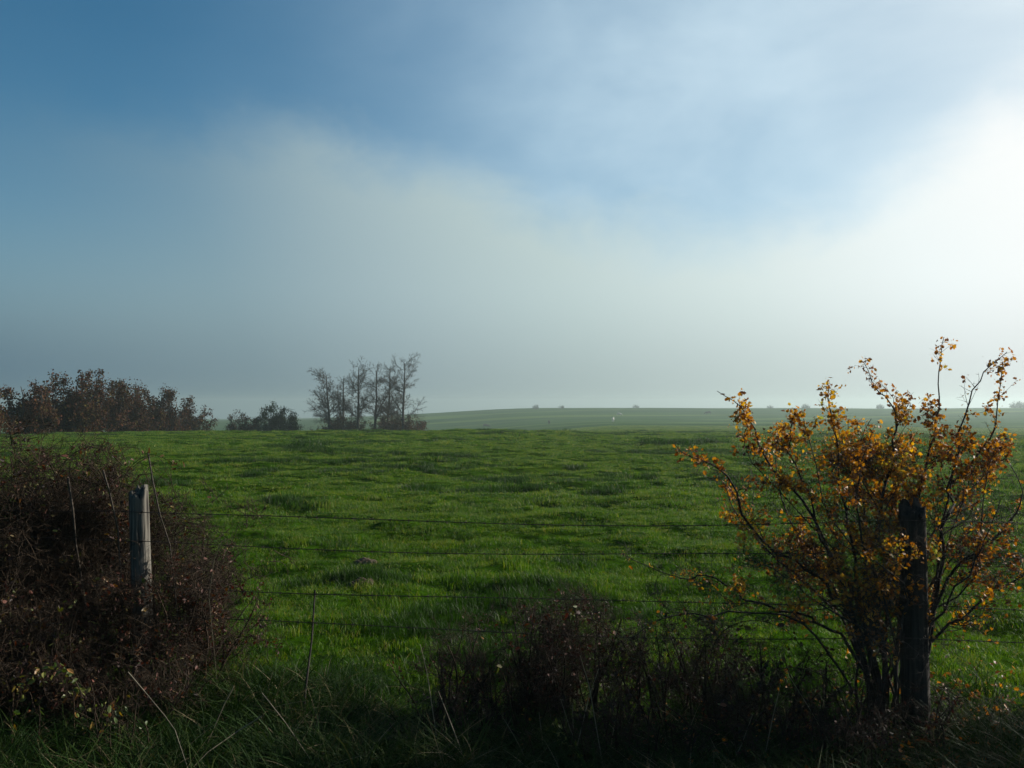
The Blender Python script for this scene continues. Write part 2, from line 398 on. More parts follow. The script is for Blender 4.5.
def twiglets_at(name, sites, mat, parent, size, seed, per=1, jit=.02, up=0.0, rscale=1.0):
    g = np.random.default_rng(seed)
    S_ = np.repeat(np.array([tuple(s) for s in sites]), per, axis=0); S_ = S_+g.normal(size=S_.shape)*jit
    parts = []
    for k in range(3):
        v, f = twiglet(k+1); Q = S_[k::3]; n = len(Q)
        rot = rand_rot(n, g, 0)
        if up: # lean the twig axis (local y) upward
            y = rot[:, :, 1].copy(); y[:, 2] += up; y /= np.linalg.norm(y, axis=1)[:, None]
            x = rot[:, :, 0]-(rot[:, :, 0]*y).sum(1)[:, None]*y; x /= np.linalg.norm(x, axis=1)[:, None]
            rot = np.stack([x, y, np.cross(x, y)], axis=2)
        V = np.einsum('nij,kj->nki', rot, v)*(size*(.5+.9*g.random(n)))[:, None, None]+Q[:, None]
        parts.append((V.reshape(-1, 3), (np.arange(n)[:, None, None]*len(v)+f[None]).reshape(-1, 4)))
    V, Fc = merge_np(parts)
    return link(name, np_mesh(name, V, Fc), mat, parent)

def wander(p, d, L, n, rng, wob, trop):
    pts = [p.copy()]; d = d.normalized()
    for i in range(n):
        d = (d+Vector((rng.gauss(0, wob), rng.gauss(0, wob), rng.gauss(0, wob)))+trop).normalized()
        pts.append(pts[-1]+d*(L/n))
    return pts
def perp(d, rng, ang):
    v = Vector((rng.gauss(0, 1), rng.gauss(0, 1), rng.gauss(0, 1))); v -= v.dot(d)*d
    if v.length < 1e-5: v = Vector((1, 0, 0))
    v.normalize()
    return (d*math.cos(ang)+v*math.sin(ang)).normalized()
def branch(T, sites, p, d, L, r, lvl, rng, S):
    """S: per-level dicts: kids per metre, ratio, angle, wobble, tropism; sites gets (point, level) along fine twigs"""
    s = S[lvl]; n = max(2, int(L/s.get('step', .08)))
    pts = wander(p, d, L, min(n, 9), rng, s['wob'], Vector((0, 0, s['trop'])))
    along(T, sites, pts, [r*(1-.75*i/(len(pts)-1)) for i in range(len(pts))], L, lvl, rng, S)
def along(T, sites, pts, rad, L, lvl, rng, S):
    s = S[lvl]; n = len(pts)-1
    T[min(lvl, len(T)-1)].add(pts, rad)
    if lvl >= s.get('leaf_from', len(S)-2):
        m = int(L*s.get('sites', 20)+rng.random())
        for _ in range(m):
            t = rng.random()**.7*n; i = min(int(t), n-1)
            sites.append(pts[i].lerp(pts[i+1], t-i))
    if lvl+1 < len(S):
        k = int(L*s['kids']+rng.random())
        for _ in range(k):
            t = (s.get('t0', .15)+(1-s.get('t0', .15))*rng.random())*n; i = min(int(t), n-1); f = t-i
            q = pts[i].lerp(pts[i+1], f); dd = (pts[i+1]-pts[i]).normalized()
            rr = (rad[i]*(1-f)+rad[i+1]*f)
            l2 = s['ratio']*(.5+.8*rng.random())*(1-s.get('tap', .35)*t/n)*min(L, s.get('cap', 99))
            if 'len' in s: l2 = s['len']*(.4+.9*rng.random())
            nd_ = perp(dd, rng, R(s['ang']*(.7+.6*rng.random())))
            if s.get('flat'): nd_.z *= s['flat']; nd_.normalize()
            branch(T, sites, q, nd_, l2, max(rr*s.get('rr', .55), S[-1].get('rmin', .0012)), lvl+1, rng, S)

def leaves_at(name, sites, mat, parent, size, seed, per=1, jit=.02, tmpl='lobed', tb=(.1, .9), up=.2, tint_fn=None):
    g = np.random.default_rng(seed)
    S_ = np.array([tuple(s) for s in sites]); S_ = np.repeat(S_, per, axis=0); n = len(S_)
    S_ = S_+g.normal(size=(n, 3))*jit
    v, f = {'lobed': (LEAF_V, LEAF_F), 'oval': (OV_V, OV_F), 'quad': (QD_V, QD_F)}[tmpl]
    tint = tb[0]+(tb[1]-tb[0])*g.random(n)
    if tint_fn is not None: tint = tint_fn(S_, tint, g)
    me = scatter(name, v, f, S_, rand_rot(n, g, up), size*(.42+.95*g.random(n)**1.2), tint)
    return link(name, me, mat, parent)

# ------------------------------------------------------------------ the fence
FP = [(-6.35, 5.75), (-2.085, 5.08), (2.0, 4.42), (6.1, 3.85)]
def make_post(seed, x, y, h, rad, mat, lean, parent, name='fence_post'):
    g = random.Random(seed); nr, ns = 36, 40
    z0 = H(x, y)-.15; V = []; crack = [g.random()*6.283 for _ in range(11)]; cw = [g.uniform(.05, .16) for _ in crack]; cd = [g.uniform(.08, .26) for _ in crack]
    for i in range(nr+1):
        t = i/nr; z = t*(h+.15)
        for k in range(ns):
            a = k/ns*6.283
            r = rad*(1.05-.12*t)*(1+.05*math.sin(2*a+seed)+.03*math.sin(3*a+5*t+seed))
            for c, w, d in zip(crack, cw, cd):
                dd = abs((a-c-.25*math.sin(3*t+c)+math.pi) % 6.283-math.pi)
                if dd < w: r *= 1-d*(1-dd/w)*(.35+.65*t)
            r *= 1+.012*math.sin(17*a+seed)+.008*g.uniform(-1, 1)
            top = max(0, t-.97)/.03
            zz = z+(top*(.022*math.cos(a-1.0)+.018*math.sin(5*a+seed)+.014*g.uniform(-1, 1)) if i == nr else 0)
            V.append((r*math.cos(a), r*math.sin(a), zz))
    Fc = [(i*ns+k, i*ns+(k+1) % ns, (i+1)*ns+(k+1) % ns, (i+1)*ns+k) for i in range(nr) for k in range(ns)]
    base = len(V)
    for q in (.66, .33):
        for k in range(ns):
            v = V[nr*ns+k]; V.append((v[0]*q, v[1]*q, v[2]*1+g.uniform(-.008, .006)))
    ring = nr*ns
    for q in range(2):
        b = base+q*ns
        Fc += [(ring+k, ring+(k+1) % ns, b+(k+1) % ns, b+k) for k in range(ns)]; ring = b
    V.append((0, 0, h+.15)); c = len(V)-1
    Fc += [(ring+k, ring+(k+1) % ns, c) for k in range(ns)]
    me = bpy.data.meshes.new(name)
    me.from_pydata([(vx+x+lean[0]*vz, vy+y+lean[1]*vz, vz+z0) for vx, vy, vz in V], [], Fc); me.update()
    me.polygons.foreach_set('use_smooth', [True]*len(me.polygons))
    return link(name, me, mat, parent)
fence = empty('wire_fence', (0, 4.75, H(0, 4.75)), 'barbed wire fence on rough wooden posts along the near edge of the pasture', 'fence')
ph = [1.12, 1.185, 1.13, 1.1]
posts = []
for i, (x, y) in enumerate(FP):
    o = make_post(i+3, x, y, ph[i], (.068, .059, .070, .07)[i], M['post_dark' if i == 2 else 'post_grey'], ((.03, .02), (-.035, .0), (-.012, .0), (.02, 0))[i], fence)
    posts.append(o)
    if i == 1: tag(o, 'pale grey cracked post standing at the edge of the left hedge')
    if i == 2: tag(o, 'dark thick post standing inside the orange-leaved hawthorn')
WH = [1.08, .91, .68, .51]
rg = random.Random(5)
for w, h in enumerate(WH):
    T = Tubes(); path = []
    for (xa, ya), (xb, yb) in zip(FP[:-1], FP[1:]):
        for k in range(40):
            t = k/40; sag = (.03+.02*w*rg.random()*0)*4*t*(1-t)*(1.2 if w != 1 else .7)
            za = H(xa, ya)*(1-t)+H(xb, yb)*t
            path.append(Vector((xa+(xb-xa)*t, ya+(yb-ya)*t-.075, za+h-sag+(.01*math.sin(7*t+w*2)))))
    T.add(path, [.0023]*len(path))
    for i in range(2, len(path)-1):
        p = path[i]
        d = (path[i+1]-path[i]).normalized()
        for _ in range(4):
            e = perp(d, rg, R(rg.uniform(55, 80))*(1 if rg.random() < .5 else -1))
            T.add([p, p+e*.016], [.0014, .0006])
        T.add([p-d*.007, p+d*.007], [.0036, .0036])
    link('barbed_wire', T.mesh('barbed_wire', 5), M['wire'], fence)
# staples where the wire meets each post
for (x, y), po in zip(FP, posts):
    for h in WH:
        T = Tubes(); z = H(x, y)+h
        T.add([(x-.012, y-.06, z-.012), (x-.012, y-.082, z-.004), (x+.012, y-.082, z+.006), (x+.012, y-.06, z+.012)], [.002]*4)
        o = link('staple', T.mesh('staple', 4), M['wire']); o.parent = po; o.location = (0, 0, 0)
# thin stake tied to the wires
T = Tubes(); a = P(315, 590, 4.93); b = P(302, 738, 4.62)
T.add([a, a.lerp(b, .35)+Vector((.006, 0, 0)), a.lerp(b, .7)-Vector((.004, 0, 0)), Vector((b.x, b.y, H(b.x, b.y)-.05))], [.0045, .005, .006, .007])
link('stake', T.mesh('stake', 6), M['bark'], fence)['label'] = 'thin dark upright stake hanging from the third wire'

# ------------------------------------------------------------------ the orange hawthorn on the right
S_HAW = [dict(kids=12, ratio=.30, ang=48, wob=.10, trop=.03, t0=.18, rr=.42, cap=1.15, tap=.88),
         dict(kids=13, ratio=.42, ang=50, wob=.20, trop=.05, rr=.55, step=.05, sites=60, leaf_from=1),
         dict(kids=26, len=.05, ratio=.3, ang=62, wob=.24, trop=.02, rr=.5, step=.04, sites=110, leaf_from=1),
         dict(kids=0, ratio=.3, ang=60, wob=.12, trop=.0, sites=50, leaf_from=0, rmin=.0011, step=.03)]
def hawthorn():
    rng = random.Random(11)
    root = Vector((P(885, 690, 4.62).x, 4.62, 0)); root.z = H(root.x, root.y)
    E = empty('hawthorn_bush', root, 'spreading hawthorn bush with orange autumn leaves around the dark fence post', 'bush')
    T = [Tubes(), Tubes(), Tubes(), Tubes()]; sites = []
    leaders = [  # pixel path, start depth, end depth, start radius, end radius
        ([(884, 700), (872, 655), (853, 618), (825, 585), (794, 560), (752, 530), (727, 476), (706, 462), (687, 455), (675, 445)], 4.6, 4.35, .022, .002),
        ([(880, 700), (855, 630), (836, 565), (803, 500), (772, 468), (755, 430), (742, 408), (717, 391)], 4.62, 4.8, .020, .0018),
        ([(884, 700), (862, 610), (851, 540), (842, 495), (835, 440), (830, 405), (827, 381)], 4.65, 4.5, .018, .0018),
        ([(886, 700), (868, 630), (872, 560), (882, 495), (893, 450), (898, 422), (889, 402), (876, 388), (864, 363)], 4.6, 4.7, .020, .0018),
        ([(890, 700), (900, 620), (908, 540), (920, 480), (934, 445), (938, 410), (939, 372), (944, 337)], 4.66, 4.6, .019, .0018),
        ([(905, 690), (938, 610), (944, 530), (950, 490), (956, 450), (969, 402), (985, 372), (1007, 352)], 4.6, 4.75, .018, .0018),
        ([(905, 690), (935, 600), (948, 500), (973, 462), (994, 427), (999, 391), (1003, 362)], 4.66, 4.9, .015, .0018),
        ([(890, 692), (925, 628), (957, 568), (989, 548), (1008, 526), (1020, 505), (1020, 485), (1004, 455)], 4.55, 4.4, .015, .002),
        ([(890, 692), (930, 645), (960, 618), (995, 590), (1030, 572), (1065, 540), (1085, 500)], 4.6, 4.75, .014, .002),
        ([(882, 695), (849, 645), (823, 627), (797, 614), (748, 600), (735, 590), (706, 574), (688, 579), (660, 572), (625, 555)], 4.55, 4.45, .014, .002),
        ([(880, 698), (820, 640), (770, 612), (711, 617), (670, 616), (646, 627), (622, 645)], 4.5, 4.3, .010, .0018),
        ([(884, 698), (866, 600), (866, 540), (860, 480), (852, 440), (848, 420)], 4.8, 5.0, .016, .002),
        ([(886, 698), (884, 620), (886, 560), (893, 505), (900, 465), (915, 435)], 4.75, 4.9, .016, .002),
        ([(882, 698), (846, 620), (820, 560), (790, 520), (775, 460), (782, 425)], 4.75, 5.05, .016, .002),
        ([(886, 698), (915, 600), (932, 540), (962, 500), (985, 475), (1000, 440)], 4.75, 5.1, .015, .002),
        ([(884, 698), (850, 600), (822, 540), (800, 480), (790, 440), (796, 410)], 4.5, 4.25, .015, .002),
        ([(886, 698), (880, 600), (862, 540), (858, 480), (872, 430)], 4.45, 4.25, .014, .002),
        ([(882, 698), (842, 618), (790, 570), (762, 545), (740, 520), (730, 500), (722, 480)], 4.8, 5.1, .012, .002),
        ([(890, 692), (925, 640), (950, 600), (975, 560), (990, 530), (1000, 500)], 4.45, 4.2, .012, .002),
    ]
    for k in range(13):          # crooked inner shoots crossing each other
        a = rng.uniform(860, 915); tx = rng.uniform(735, 1005); ty = rng.uniform(440, 560); mx = a+(tx-a)*rng.uniform(.1, .45)+rng.gauss(0, 18)
        leaders.append(([(a, 694), (a+rng.gauss(0, 14), 650), (mx, 600+rng.gauss(0, 15)), (mx+(tx-mx)*.5+rng.gauss(0, 22), (600+ty)/2+rng.gauss(0, 12)), (tx, ty), (tx+rng.gauss(0, 20), ty-rng.uniform(15, 45))],
                        rng.uniform(4.3, 4.8), rng.uniform(4.1, 5.1), rng.uniform(.006, .011), .0018))
    for px, ya, yb, ra, rb in leaders:
        n = len(px); pts = []
        for i, (x, y) in enumerate(px):
            t = i/(n-1); dep = ya+(yb-ya)*t
            if i == 0:
                p = P(x, y, dep); p.z = H(p.x, p.y)-.03
            else: p = P(x, y, dep+rng.gauss(0, .03))
            pts.append(p)
        fine = []
        for i in range(n-1):           # catmull-rom refinement so limbs curve, with knuckles of wobble
            a, b, c, d = pts[max(i-1, 0)], pts[i], pts[i+1], pts[min(i+2, n-1)]
            for k in range(3):
                t = k/3; v = .5*((2*b)+(c-a)*t+(2*a-5*b+4*c-d)*t*t+(3*b-a-3*c+d)*t**3)
                fine.append(v+Vector((rng.gauss(0, .010), rng.gauss(0, .010), rng.gauss(0, .007))) *min(1, 2*(1-i/(n-1))) if (i or k) else v)
        fine.append(pts[-1])
        m = len(fine); rad = [ra*.54*(1-j/(m-1))**1.15+rb*.9 for j in range(m)]
        L = sum((fine[j+1]-fine[j]).length for j in range(m-1))
        T[0] = Tubes()
        along(T, sites, fine, rad, L, 0, rng, S_HAW)
        link('limb', T[0].mesh('limb', 7), M['bark'], E)
        for _ in range(int(L*9)):                 # leaves sit right along the long shoots too
            t = (.55+.45*rng.random())*(m-1); i = min(int(t), m-2)
            sites.append(fine[i].lerp(fine[i+1], t-i)); sites.append(sites[-1]+Vector((rng.gauss(0, .012), rng.gauss(0, .012), rng.gauss(0, .012))))
    link('branches', T[1].mesh('branches', 5), M['bark'], E)
    tw = Tubes(); tw.rec = T[2].rec+T[3].rec
    link('twigs', tw.mesh('twigs', 3), M['bark'], E)
    c0 = P(857, 458, 4.7)
    for _ in range(900): sites.append(c0+Vector((rng.gauss(0, .13), rng.gauss(0, .10), rng.gauss(0, .06))))
    twiglets_at('fine_twigs', sites[-900::6]+[q for q in sites if q.z-root.z < 1.35 and rng.random() < .20], M['bark'], E, .085, 5, jit=.01, up=.5)
    # leaves thin out below and on the shaded inside, as in the photograph
    keep = []
    for s in sites:
        zz = s.z-root.z
        p = .30 if zz > 1.68 else .64 if zz > 1.2 else .36 if zz > .9 else .16 if zz > .6 else .07
        if s.x < 1.0: p *= .45
        cl = float(vn(np.array([s.x*5.5+s.y*3]), np.array([s.z*5.5+s.y*2]), 61)[0])
        p *= max(0.05, min(1.6, .9+2.6*cl))*math.exp(-max(0, abs(s.x-1.75)-.75)**2/.5)*1.35
        if rng.random() < p: keep.append(s)
    def tf(S_, t, g):
        c = vn(S_[:, 0]*4, S_[:, 2]*4+S_[:, 1], 62)
        return np.clip(t*.75+.14+.55*c, 0, 1)
    leaves_at('leaves', keep, M['hawthorn_leaf'], E, .0195, 3, per=3, jit=.013, tmpl='lobed', tb=(.1, 1.0), up=.3, tint_fn=tf)
hawthorn()

# ------------------------------------------------------------------ near shrubs
def shrub(name, label, cat, x, y, w, d, h, stems, seed, leafmat, leafsize, dens, twigmat='twig', levels=None, tb=(.05, .8), group=None, tmpl='oval', spread=.6, leafname='leaves', per=1, lean=0.0, sites_n=20, twd=.35, tws=.11):
    rng = random.Random(seed)
    E = empty(name, (x, y, H(x, y)), label, cat, group)
    S = levels or [dict(kids=9, ratio=.45, ang=48, wob=.13, trop=.03, t0=.15, rr=.5, cap=1.0),
                   dict(kids=14, ratio=.45, ang=55, wob=.22, trop=.03, rr=.6, step=.05, sites=sites_n, leaf_from=1),
                   dict(kids=14, len=.07, ratio=.3, ang=60, wob=.25, trop=.0, rr=.6, step=.04, sites=sites_n*1.4, leaf_from=1),
                   dict(kids=0, ratio=.3, ang=60, wob=.2, trop=.0, sites=20, leaf_from=9, rmin=.0011, step=.03)]
    T = [Tubes(), Tubes(), Tubes(), Tubes()]; sites = []
    for k in range(stems):
        u = rng.uniform(-1, 1); v = rng.uniform(-1, 1)
        bx, by = x+u*w*.36, y+v*d*.36
        L = h*rng.uniform(.75, 1.08)*(1-.22*u*u)
        dr = Vector((u*spread*.45+rng.gauss(0, .15)+lean, v*spread*.3+rng.gauss(0, .12), 1)).normalized()
        pts = wander(Vector((bx, by, H(bx, by)-.04)), dr, L, 9, rng, .10, Vector((0, 0, .01)))
        r0 = rng.uniform(.006, .012)*min(1, .5+h*.5)
        T[0] = Tubes(); along(T, sites, pts, [r0*(1-.85*i/9)+.0012 for i in range(10)], L, 0, rng, S)
        link('stem', T[0].mesh('stem', 5), M[twigmat], E)
    tw = Tubes(); tw.rec = T[1].rec+T[2].rec+T[3].rec
    link('branches', tw.mesh('branches', 3), M[twigmat], E)
    twiglets_at('twigs', [s for s in sites if rng.random() < twd], M[twigmat], E, tws, seed, jit=.015, up=.35)
    keep = [s for s in sites if rng.random() < dens*max(0, .8+2.0*float(vn(np.array([s.x*4+s.y]), np.array([s.z*4+s.y*2]), seed)[0]))]
    leaves_at(leafname, keep, M[leafmat], E, leafsize, seed, per=per, jit=.012, tmpl=tmpl, tb=tb)
    if name == 'hedge_shrub':
        leaves_at('green_leaves', [q for q in keep if rng.random() < .045], M['green_leaf'], E, .034, seed+9, jit=.02, tmpl='oval', tb=(.3, 1.0), up=.8)
    return E, T

shrub('hedge_shrub', 'tall dark tangled hedge shrub at the left edge, its top clipped level', 'hedge', -3.05, 5.35, 1.5, .9, 1.34, 44, 101, 'brown_leaf', .027, 1.4, tb=(-.05, .95), per=2, spread=.35, twd=1, tws=.14)
shrub('hedge_shrub', 'dark hedge shrub of bare twigs directly behind the pale grey post', 'hedge', -2.30, 5.55, .9, .6, 1.12, 20, 102, 'brown_leaf', .024, 1.0, tb=(.0, 1.02), per=1, twd=.7, tws=.15)
shrub('hedge_shrub', 'low rusty red shrub immediately right of the pale grey post', 'shrub', -1.93, 5.15, .62, .5, .80, 22, 103, 'brown_leaf', .023, 1.4, tb=(.35, .72), per=2, spread=.32, twd=.9)
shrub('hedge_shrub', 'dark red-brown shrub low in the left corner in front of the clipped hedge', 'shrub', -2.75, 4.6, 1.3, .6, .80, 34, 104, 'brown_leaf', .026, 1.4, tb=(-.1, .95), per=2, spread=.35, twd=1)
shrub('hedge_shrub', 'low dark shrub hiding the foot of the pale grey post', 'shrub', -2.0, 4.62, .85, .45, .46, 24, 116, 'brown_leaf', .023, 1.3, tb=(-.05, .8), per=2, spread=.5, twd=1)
shrub('hedge_shrub', 'hedge shrub beyond the left edge of the view', 'hedge', -4.3, 5.5, 1.5, .8, 1.35, 24, 105, 'brown_leaf', .030, .7, tb=(.0, .85), twd=.4, tws=.14)
shrub('withered_plant', 'small reddish brown withered plant left of the middle under the lowest wire', 'plant', -.30, 4.75, .45, .35, .52, 16, 106, 'brown_leaf', .017, 1.3, tb=(.2, .62), spread=.4, per=2, twd=1, tws=.08)
shrub('withered_plant', 'dark reddish brown withered plant in the middle of the fence line', 'plant', .26, 4.75, .66, .45, .66, 28, 107, 'brown_leaf', .018, 1.4, tb=(.1, .6), spread=.45, per=2, twd=1, tws=.09)
shrub('withered_plant', 'dark withered plant between the middle of the fence and the orange hawthorn', 'plant', .85, 4.65, .9, .45, .58, 28, 108, 'brown_leaf', .020, 1.3, tb=(-.1, .5), spread=.5, per=2, twd=1, tws=.09)
shrub('withered_plant', 'low dark twiggy plant at the foot of the dark post', 'plant', 1.75, 4.2, .8, .35, .46, 22, 109, 'brown_leaf', .022, 1.2, tb=(-.1, .5), spread=.5, per=2, twd=1, tws=.09)
shrub('withered_plant', 'low dark twiggy plant left of the hawthorn stems', 'plant', 1.25, 4.45, .8, .4, .52, 24, 110, 'brown_leaf', .022, 1.2, tb=(-.1, .45), spread=.5, per=2, twd=1, tws=.09)
shrub('withered_plant', 'low plant tinted blackish for shade at the bottom edge in the middle', 'plant', .45, 4.15, 1.0, .35, .36, 22, 117, 'brown_leaf', .022, 1.3, tb=(-.2, .4), spread=.6, per=2, twd=1, tws=.09)  # bottom plants: foreground shadow is put into their very low leaf tint
shrub('withered_plant', 'low plant tinted blackish for shade at the bottom edge left of the middle', 'plant', -.25, 4.3, .6, .35, .34, 16, 118, 'brown_leaf', .020, 1.2, tb=(-.2, .4), spread=.6, per=2, twd=1, tws=.08)
shrub('withered_plant', 'tangled plant tinted dark for shade at the bottom edge below the hawthorn', 'plant', 1.3, 4.05, 1.1, .35, .36, 24, 119, 'brown_leaf', .022, 1.3, tb=(-.2, .5), spread=.8, per=2, twd=1, tws=.10)
shrub('withered_plant', 'low brown tangled plant filling the gap between the two middle plants', 'plant', .02, 4.6, .55, .35, .40, 18, 120, 'brown_leaf', .019, 1.3, tb=(-.1, .5), spread=.8, per=2, twd=1, tws=.10)
shrub('hedge_shrub', 'unseen hedge shrub added beyond the right edge of the view for shade', 'hedge', 4.1, 4.35, 1.7, .8, 1.5, 26, 115, 'brown_leaf', .030, .8, tb=(.1, .9), twd=.5, tws=.14)  # out of view, added to throw shade over the bottom right foreground
shrub('bramble', 'trailing bramble with yellow-green leaves in the bottom left corner', 'plant', -2.05, 4.15, 1.3, .5, .40, 20, 111, 'green_leaf', .036, .9, tb=(.1, .95), spread=1.2, twd=.15)

# ------------------------------------------------------------------ bent pale stalks
def stalk(label, pts, r=.0025, mat='straw', name='dry_stalk'):
    T = Tubes(); n = len(pts); T.add(pts, [r*(1-.5*i/(n-1)) for i in range(n)])
    o = link(name, T.mesh(name, 5), M[mat]); 
    return tag(o, label, 'stalk')
def gp(px, py, Y):
    p = P(px, py, Y); return p
def pstalk(label, path, r=.0045, mat='straw'):
    pts = [P(*q) for q in path]
    e = pts[-1]; d = e-pts[-2]; g = H(e.x, e.y)-.02
    k = min(2.5, max(.1, (e.z-g)/max(.02, -d.z))); pts.append(Vector((e.x+d.x*k, e.y+d.y*k, g)))
    stalk(label, pts, r, mat)
pstalk('pale dry stalk leaning up to the right beside the low rusty shrub', [(222, 541, 4.7), (214, 560, 4.75), (209, 598, 4.8), (214, 650, 4.85)], .0022)
pstalk('straight pale dry stalk slanting down to the right at the bottom left', [(128, 672, 4.0), (145, 692, 4.0), (165, 716, 3.95), (175, 730, 3.9)], .0026)
pstalk('short pale stalk leaning to the right below the rusty shrub', [(234, 686, 4.1), (224, 705, 4.1), (214, 728, 4.1)], .0026)
pstalk('long pale stalk lying low and rising to the right at the bottom left', [(262, 716, 4.0), (235, 733, 3.95), (208, 752, 3.85)], .0028)
pstalk('long dry stalk falling from upper left to lower right near the thin stake', [(262, 693, 4.1), (285, 722, 4.0), (312, 762, 3.85)], .0022)
pstalk('grey bare stem standing in the clipped hedge left of the pale post', [(68, 478, 5.0), (73, 510, 5.0), (76, 545, 5.05), (85, 600, 5.1)], .007, 'twig_grey')
pstalk('second grey bare stem in the hedge just left of the pale post', [(103, 470, 4.95), (109, 490, 4.95), (118, 530, 5.0), (122, 600, 5.05)], .006, 'twig_grey')
pstalk('thin arching grey stem falling to the right of the pale post', [(148, 452, 5.2), (153, 482, 5.0), (160, 515, 4.95), (170, 545, 4.95), (178, 620, 5.0)], .005, 'twig_grey')

def cane(label, pts, seed, leafy=.5, r=.0032, mat='twig'):
    rng = random.Random(seed); fine = []
    for i in range(len(pts)-1):
        a, b, c, d = pts[max(i-1, 0)], pts[i], pts[i+1], pts[min(i+2, len(pts)-1)]
        for k in range(5):
            t = k/5; fine.append(.5*((2*b)+(c-a)*t+(2*a-5*b+4*c-d)*t*t+(3*b-a-3*c+d)*t**3))
    fine.append(pts[-1]); n = len(fine)
    E = empty('bramble_cane', fine[0], label, 'stem')
    T = Tubes(); T.add(fine, [r*(1-.6*i/(n-1)) for i in range(n)]); link('cane', T.mesh('cane', 5), M[mat], E)
    sites = [fine[i].lerp(fine[i+1], rng.random()) for i in range(2, n-1) for _ in range(3) if rng.random() < leafy]
    if sites:
        leaves_at('leaves', sites, M['green_leaf' if leafy > .6 else 'brown_leaf'], E, .030, seed, per=2, jit=.014, tmpl='oval', tb=(.3, .95), up=.6)
        twiglets_at('side_twigs', sites[::2], M[mat], E, .07, seed, jit=.005)
def on_ground(px, Y):
    q = P(px, 600, Y); q.z = H(q.x, q.y)-.02; return q
for lab, g0, path, sd, lf in [
    ('arching bramble cane curving to the left over the dark plants in the middle', (640, 4.6), [(632, 660, 4.6), (600, 625, 4.5), (560, 612, 4.4), (520, 630, 4.3), (495, 668, 4.2)], 501, .45),
    ('arching bare bramble cane right of the middle, tip pointing right', (700, 4.4), [(712, 650, 4.4), (742, 622, 4.35), (782, 628, 4.3), (812, 660, 4.25)], 502, .3),
    ('long thin cane arching low across the bottom left of the hawthorn', (860, 4.2), [(838, 690, 4.2), (800, 668, 4.15), (755, 676, 4.1), (720, 705, 4.0)], 503, .3),
    ('arching rusty cane standing out of the top of the left hedge', (20, 5.1), [(35, 560, 5.1), (60, 470, 5.05), (92, 446, 5.0), (118, 452, 5.0)], 504, .5),
    ('long rusty cane arching right above the pale grey post', (105, 5.2), [(112, 540, 5.2), (124, 478, 5.15), (150, 455, 5.1), (182, 468, 5.05)], 505, .4),
    ('green leafy cane trailing in the bottom left corner', (95, 4.2), [(80, 690, 4.15), (50, 668, 4.1), (18, 690, 4.0)], 506, .9)]:
    cane(lab, [on_ground(*g0)]+[P(*q) for q in path], sd, lf)
rs = random.Random(91)
for k in range(11):
    px = rs.uniform(400, 860); Y = rs.uniform(4.0, 4.3); py = rs.uniform(640, 715); dx = rs.gauss(0, 26)
    a = P(px, py, Y); m = P(px+dx*.35, py+30, Y); e = P(px+dx, py+85, Y-.05); e.z = H(e.x, e.y)-.02
    T = Tubes(); T.add([a, m, e], [.0011, .0019, .0024]); o = link('dead_stem', T.mesh('dead_stem', 4), M['straw'])
    tag(o, 'thin pale dead stem poking out of the dark plants along the bottom edge', 'stalk', 'thin dead stems among the dark plants at the bottom')
# green sprig at the bottom middle
def sprig():
    a = [P(553, 722, 4.15), P(562, 735, 4.1), P(574, 750, 4.0), P(590, 775, 3.9), P(600, 790, 3.85)]
    a[-1].z = H(a[-1].x, a[-1].y)
    E = empty('bramble_sprig', a[-1], 'single yellow-green leafy sprig lying at the bottom middle', 'plant')
    T = Tubes(); T.add(a, [.002, .003, .003, .0035, .004]); link('stem', T.mesh('stem', 5), M['rough_grass'], E)
    s = [a[i].lerp(a[i+1], k/6) for i in range(4) for k in range(6)]
    leaves_at('leaves', s, M['green_leaf'], E, .028, 9, per=2, jit=.012, tmpl='oval', tb=(.6, .8), up=.8)
sprig()

# fallen leaves under the hawthorn
def litter():
    g = np.random.default_rng(8); n = 1500
    x = 2.15+g.normal(size=n)*.75; y = 4.35+g.normal(size=n)*.45
    z = height(x, y)+.02+g.random(n)*.10
    me = scatter('fallen_leaves', LEAF_V, LEAF_F, np.stack([x, y, z], 1), rand_rot(n, g, 1.5), .026*(.6+.7*g.random(n)), .1+.5*g.random(n))
    tag(link('fallen_leaves', me, M['hawthorn_leaf']), 'fallen brown leaves scattered in the grass under the hawthorn', 'leaves', kind='stuff')
litter()

# molehills
for i, (x, y, r) in enumerate(MOLE):
    n = 26; V = []; Fc = []
    for a in range(n):
        for b in range(n):
            u, v = (a/(n-1)*2-1)*r*1.5, (b/(n-1)*2-1)*r*1.5
            q = math.hypot(u, v)/r
            q *= 1+.35*float(vn(np.array([u*14+i*9]), np.array([v*14]), 7)[0])
            z = .035*max(0, 1-q*q)**.8+.035*float(vn(np.array([u*55]), np.array([v*55+i]), 8)[0])*(q < 1.1)-(.04 if q > 1 else 0)
            V.append((x+u*1.25, y+v*.9, H(x+u*1.25, y+v*.9)+z+.012))
    Fc = [(a*n+b, (a+1)*n+b, (a+1)*n+b+1, a*n+b+1) for a in range(n-1) for b in range(n-1)]
    me = bpy.data.meshes.new('molehill'); me.from_pydata(V, [], Fc); me.update()
    me.polygons.foreach_set('use_smooth', [True]*len(Fc))
    tag(link('molehill', me, M['earth']), ['nearer small molehill of bare brown earth in the pasture grass', 'farther small molehill of bare brown earth in the pasture grass'][i], 'molehill')

